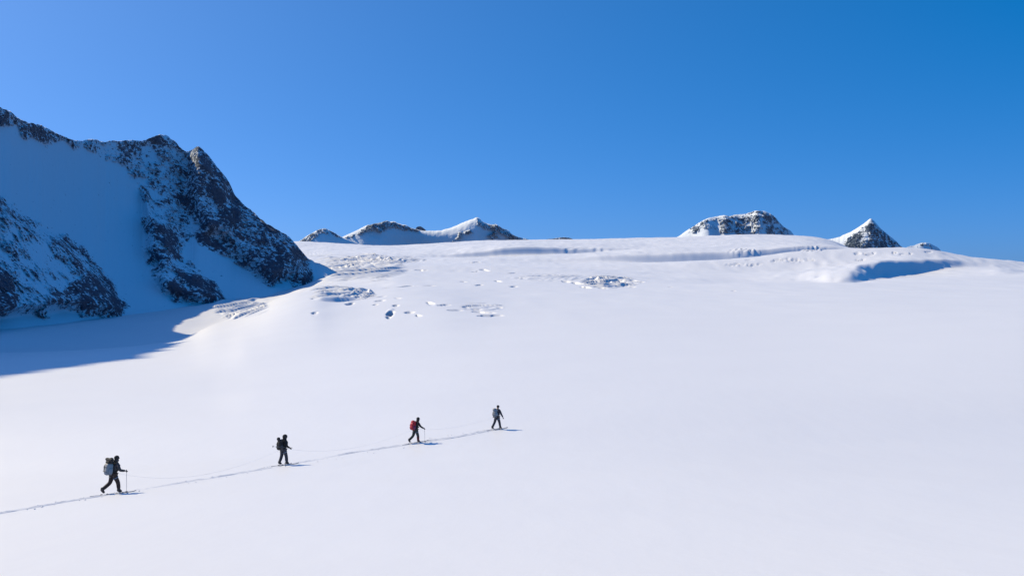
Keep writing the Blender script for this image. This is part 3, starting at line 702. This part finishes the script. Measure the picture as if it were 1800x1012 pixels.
# --- last climber of the rope (nearest): pale grey pack, black mat on top
p1 = dict(chest=(.08, 0, 1.26), neck=(.13, 0, 1.49), head=(.18, 0, 1.62), hood=True,
          leg_r=((.19, -.10, .50), (.22, -.10, .10), (.38, -.10, .055)), leg_l=((-.10, .10, .50), (-.47, .10, .19), (-.37, .10, .055)),
          arm_r=((.18, -.30, 1.10), (.44, -.30, 1.04)), arm_l=((.12, .29, 1.12), (.36, .26, 1.05)))
c1 = climber((199, 868), 'nearest climber, last on the rope, black hood and pale grey pack, striding with one pole', 50, p1, dict(jacket=M_DARK, trousers=M_BROWN, hat=M_BLACK, hat_name='hood'), None, {})
pack(c1, 'pale grey backpack with black mat strapped on top, on the nearest climber', M_GREY, dict(roll=.31, lid=M_BLACK, panel=M_BLACK, lump=(.13, -.02, .12, .10)), z0=.94, z1=1.52, w=.20, dep=.165)
pole(c1, c1['A']((.50, -.30, 1.04)), (.50, -.30, c1['gz'](.50, -.30)), 'upright ski pole planted in front of the nearest climber')
ski(c1, -.10, .28, 'front ski under the right boot of the nearest climber'); ski(c1, .10, -.36, 'rear ski under the left boot of the nearest climber')

# --- third on the rope: all black, big hood, poles tucked under the arm
p2 = dict(chest=(.04, 0, 1.27), neck=(.08, 0, 1.49), head=(.13, 0, 1.60), hood=True, hat_r=.15,
          leg_r=((.12, -.13, .50), (.14, -.15, .10), (.30, -.15, .05)), leg_l=((-.02, .13, .50), (-.16, .15, .11), (.0, .15, .055)),
          arm_r=((-.02, -.34, 1.14), (.20, -.36, 1.00)), arm_l=((.05, .32, 1.12), (.26, .30, 1.06)))
c2 = climber((498, 817.5), 'climber all in black with a big hood and black pack, standing upright', 52, p2, dict(jacket=M_BLACK, trousers=M_NAVY, hat=M_BLACK, hat_name='hood'), None, {})
pack(c2, 'black backpack with a round black stuff sack on top, on the climber in black', M_BLACK, dict(lump=(-.04, .07, .13, .095)), lean=.04, z0=.94, z1=1.46, w=.18, dep=.15, side=M_DARK)
pole(c2, c2['A']((.30, -.37, 1.00)), (-.82, -.02, 1.24), 'ski pole tucked under the arm of the climber in black, pointing back')
pole(c2, c2['A']((.32, .30, 1.06)), (.40, .34, c2['gz'](.40, .34)), 'ski pole in the far hand of the climber in black')
ski(c2, -.15, .22, 'front ski under the right boot of the climber in black'); ski(c2, .15, -.06, 'rear ski under the left boot of the climber in black')

# --- second on the rope: red pack, maroon gaiter
p3 = dict(chest=(.10, 0, 1.25), neck=(.17, 0, 1.47), head=(.25, 0, 1.60), hood=True, hat_r=.12,
          leg_r=((.16, -.10, .49), (.17, -.11, .10), (.33, -.11, .05)), leg_l=((-.10, .10, .48), (-.44, .10, .20), (-.36, .10, .055)),
          arm_r=((.26, -.28, 1.12), (.52, -.30, .97)), arm_l=((.14, .29, 1.12), (.36, .26, 1.04)))
c3 = climber((730, 778.5), 'climber with a red pack and black helmet leaning forward on a ski pole', 42, p3, dict(jacket=M_BLACK, trousers=M_TEAL, hat=M_BLACK, hat_name='helmet'), None, dict(gaiter=dict(r=M_MAROON)))
pack(c3, 'bulging red backpack on the climber with the maroon gaiter', M_RED, dict(lump=(.02, 0, .03, .12), lump_mat=M_RED), lean=.14, z0=.94, z1=1.46, w=.18, dep=.17, side=M_PURPLE)
pole(c3, c3['A']((.58, -.30, .97)), (.60, -.30, c3['gz'](.60, -.30)), 'upright ski pole held in front of the climber with the red pack')
ski(c3, -.11, .25, 'front ski under the maroon gaiter of the climber with the red pack'); ski(c3, .10, -.34, 'rear ski of the climber with the red pack')

# --- leader: mid grey pack, arms hanging
p4 = dict(chest=(.05, 0, 1.26), neck=(.09, 0, 1.49), head=(.13, 0, 1.62), hat_r=.108,
          leg_r=((.14, -.13, .50), (.20, -.15, .10), (.36, -.15, .05)), leg_l=((-.10, .13, .50), (-.34, .15, .12), (-.20, .15, .055)),
          arm_r=((.10, -.33, 1.14), (.20, -.42, .88)), arm_l=((-.02, .36, 1.15), (.02, .38, .92)))
c4 = climber((873.5, 754.5), 'leading climber with a grey pack and arms hanging, farthest up the track', 50, p4, dict(jacket=M_NAVY, trousers=M_NAVY, hat=M_BLACK, hat_name='hat'), None, {})
pack(c4, 'grey backpack with pale hip belt on the leading climber', M_MID, dict(lump=(-.02, .05, .06, .12), lump_mat=M_MID, belt=M_GREY), lean=.06, z0=1.00, z1=1.42, w=.17, dep=.13, side=M_GREY)
ski(c4, -.15, .26, 'front ski under the right boot of the leading climber'); ski(c4, .15, -.26, 'rear ski under the left boot of the leading climber')

# ------------------------------------------------------------------ ski track trodden into the snow
def track():
    way = [hit(-260, 946), hit(-120, 922), hit(0, 902), hit(90, 886)] + [c1['g'], hit(300, 851), hit(400, 835), c2['g'], hit(610, 797), c3['g'], hit(800, 768), c4['g']]
    end = (c4['g'] - c3['g']); end.normalize(); way.append(c4['g'] + end * 0.7)
    P_ = np.array([[w_.x, w_.y] for w_ in way]); d = np.r_[0, np.cumsum(np.hypot(*np.diff(P_, axis=0).T))]
    t = np.arange(0, d[-1], 0.09); x = pchip(d, P_[:, 0], t); y = pchip(d, P_[:, 1], t)
    for _ in range(25): x[1:-1] = .25 * x[:-2] + .5 * x[1:-1] + .25 * x[2:]; y[1:-1] = .25 * y[:-2] + .5 * y[1:-1] + .25 * y[2:]
    x += 0.035 * vnoise(t / 1.9, t * 0, seed=61); y += 0.03 * vnoise(t / 1.5, t * 0 + 4, seed=62)
    dx, dy = np.gradient(x), np.gradient(y); L = np.hypot(dx, dy); nx, ny = dy / L, -dx / L       # to the right of travel
    off = [-.30, -.23, -.19, -.16, -.14, -.06, -.02, .02, .06, .14, .16, .19, .23, .30]
    hh = [-.02, .01, .03, .024, -.0, -.0, .018, .018, -.0, -.0, .026, .034, .012, -.02]
    vs_ = []
    fade = sstep(0, 1.2, t[-1] - t)
    gap = .50 + .25 * vnoise(t / 2.7, t * 0 + 9, seed=66)
    for i in range(len(t)):
        for o_, h_ in zip(off, hh):
            px_, py_ = x[i] + nx[i] * o_, y[i] + ny[i] * o_
            rough = 0.024 * vnoise(np.array([px_ * 5]), np.array([py_ * 5]), seed=63)[0] + 0.012 * vnoise(np.array([px_ * 15]), np.array([py_ * 15]), seed=64)[0]
            wd = 1 + .25 * vnoise(np.array([t[i] / 1.1]), np.array([o_ * 2]), seed=65)[0]
            vs_.append((px_, py_, surf_z(px_, py_) + (h_ * wd * gap[i] * 1.7 * fade[i] if h_ > 0 else h_ if h_ < 0 else .008) + rough * (.6 if h_ > 0 else .2) * fade[i] - (1 - fade[i]) * .02))
    n = len(off); q = grid_quads(len(t), n)
    o = mesh_from_arrays('ski_track', np.array(vs_), q[:, ::-1].copy(), M_SNOW)
    tag(o, 'narrow ski track pressed into the smooth snow under the climbers', kind='structure')
_prof_cache = {}
track()
def clods():
    rng = random.Random(5); vs_, fs = [], []
    pts = [c1['g'], c2['g'], c3['g'], c4['g']]
    for (a_, b_) in zip([hit(0, 902)] + pts[:-1], pts):
        for k in range(26):
            t = rng.random(); sd = rng.choice((-1, 1)) * rng.uniform(.3, .75); p_ = a_.lerp(b_, t); d = (b_ - a_).normalized()
            x, y = p_.x + d.y * sd, p_.y - d.x * sd; z = surf_z(x, y); r = rng.uniform(.015, .05); n0 = len(vs_)
            ring = 6
            for j in range(ring): vs_.append((x + r * rng.uniform(.8, 1.3) * math.cos(j * 1.047), y + r * rng.uniform(.8, 1.3) * math.sin(j * 1.047), z - .01))
            for j in range(ring): vs_.append((x + r * .7 * math.cos(j * 1.047 + .3), y + r * .7 * math.sin(j * 1.047 + .3), z + r * rng.uniform(.5, .9)))
            for j in range(ring): fs.append((n0 + j, n0 + (j+1) % ring, n0 + ring + (j+1) % ring, n0 + ring + j))
            fs.append(tuple(n0 + ring + j for j in range(ring)))
    me = bpy.data.meshes.new('m'); me.from_pydata(vs_, [], fs); o = obj('snow_clods', me, M_SNOW)
    tag(o, 'small lumps of snow kicked out along the ski track', kind='stuff')
clods()

# ------------------------------------------------------------------ rope between the climbers
def rope():
    ms = []
    for a_, b_, sag in ((c1, c2, .74), (c2, c3, .60), (c3, c4, .30)):
        s0 = a_['loc'](a_['hips'].x + .17, 0, a_['hips'].z); s1 = b_['loc'](b_['hips'].x - .17, 0, b_['hips'].z)
        pts = []
        for i in range(41):
            t = i / 40; p_ = s0.lerp(s1, t); p_.z -= sag * 4 * t * (1 - t) * (1.15 - .3 * t)
            p_.z = max(p_.z, surf_z(p_.x, p_.y) + .02); pts.append(p_)
        ms.append(tube(pts, .0028, 6))
    o = obj('rope', join_meshes(ms), M_ROPE)
    tag(o, 'thin climbing rope sagging between the four climbers above the track', 'rope')
rope()
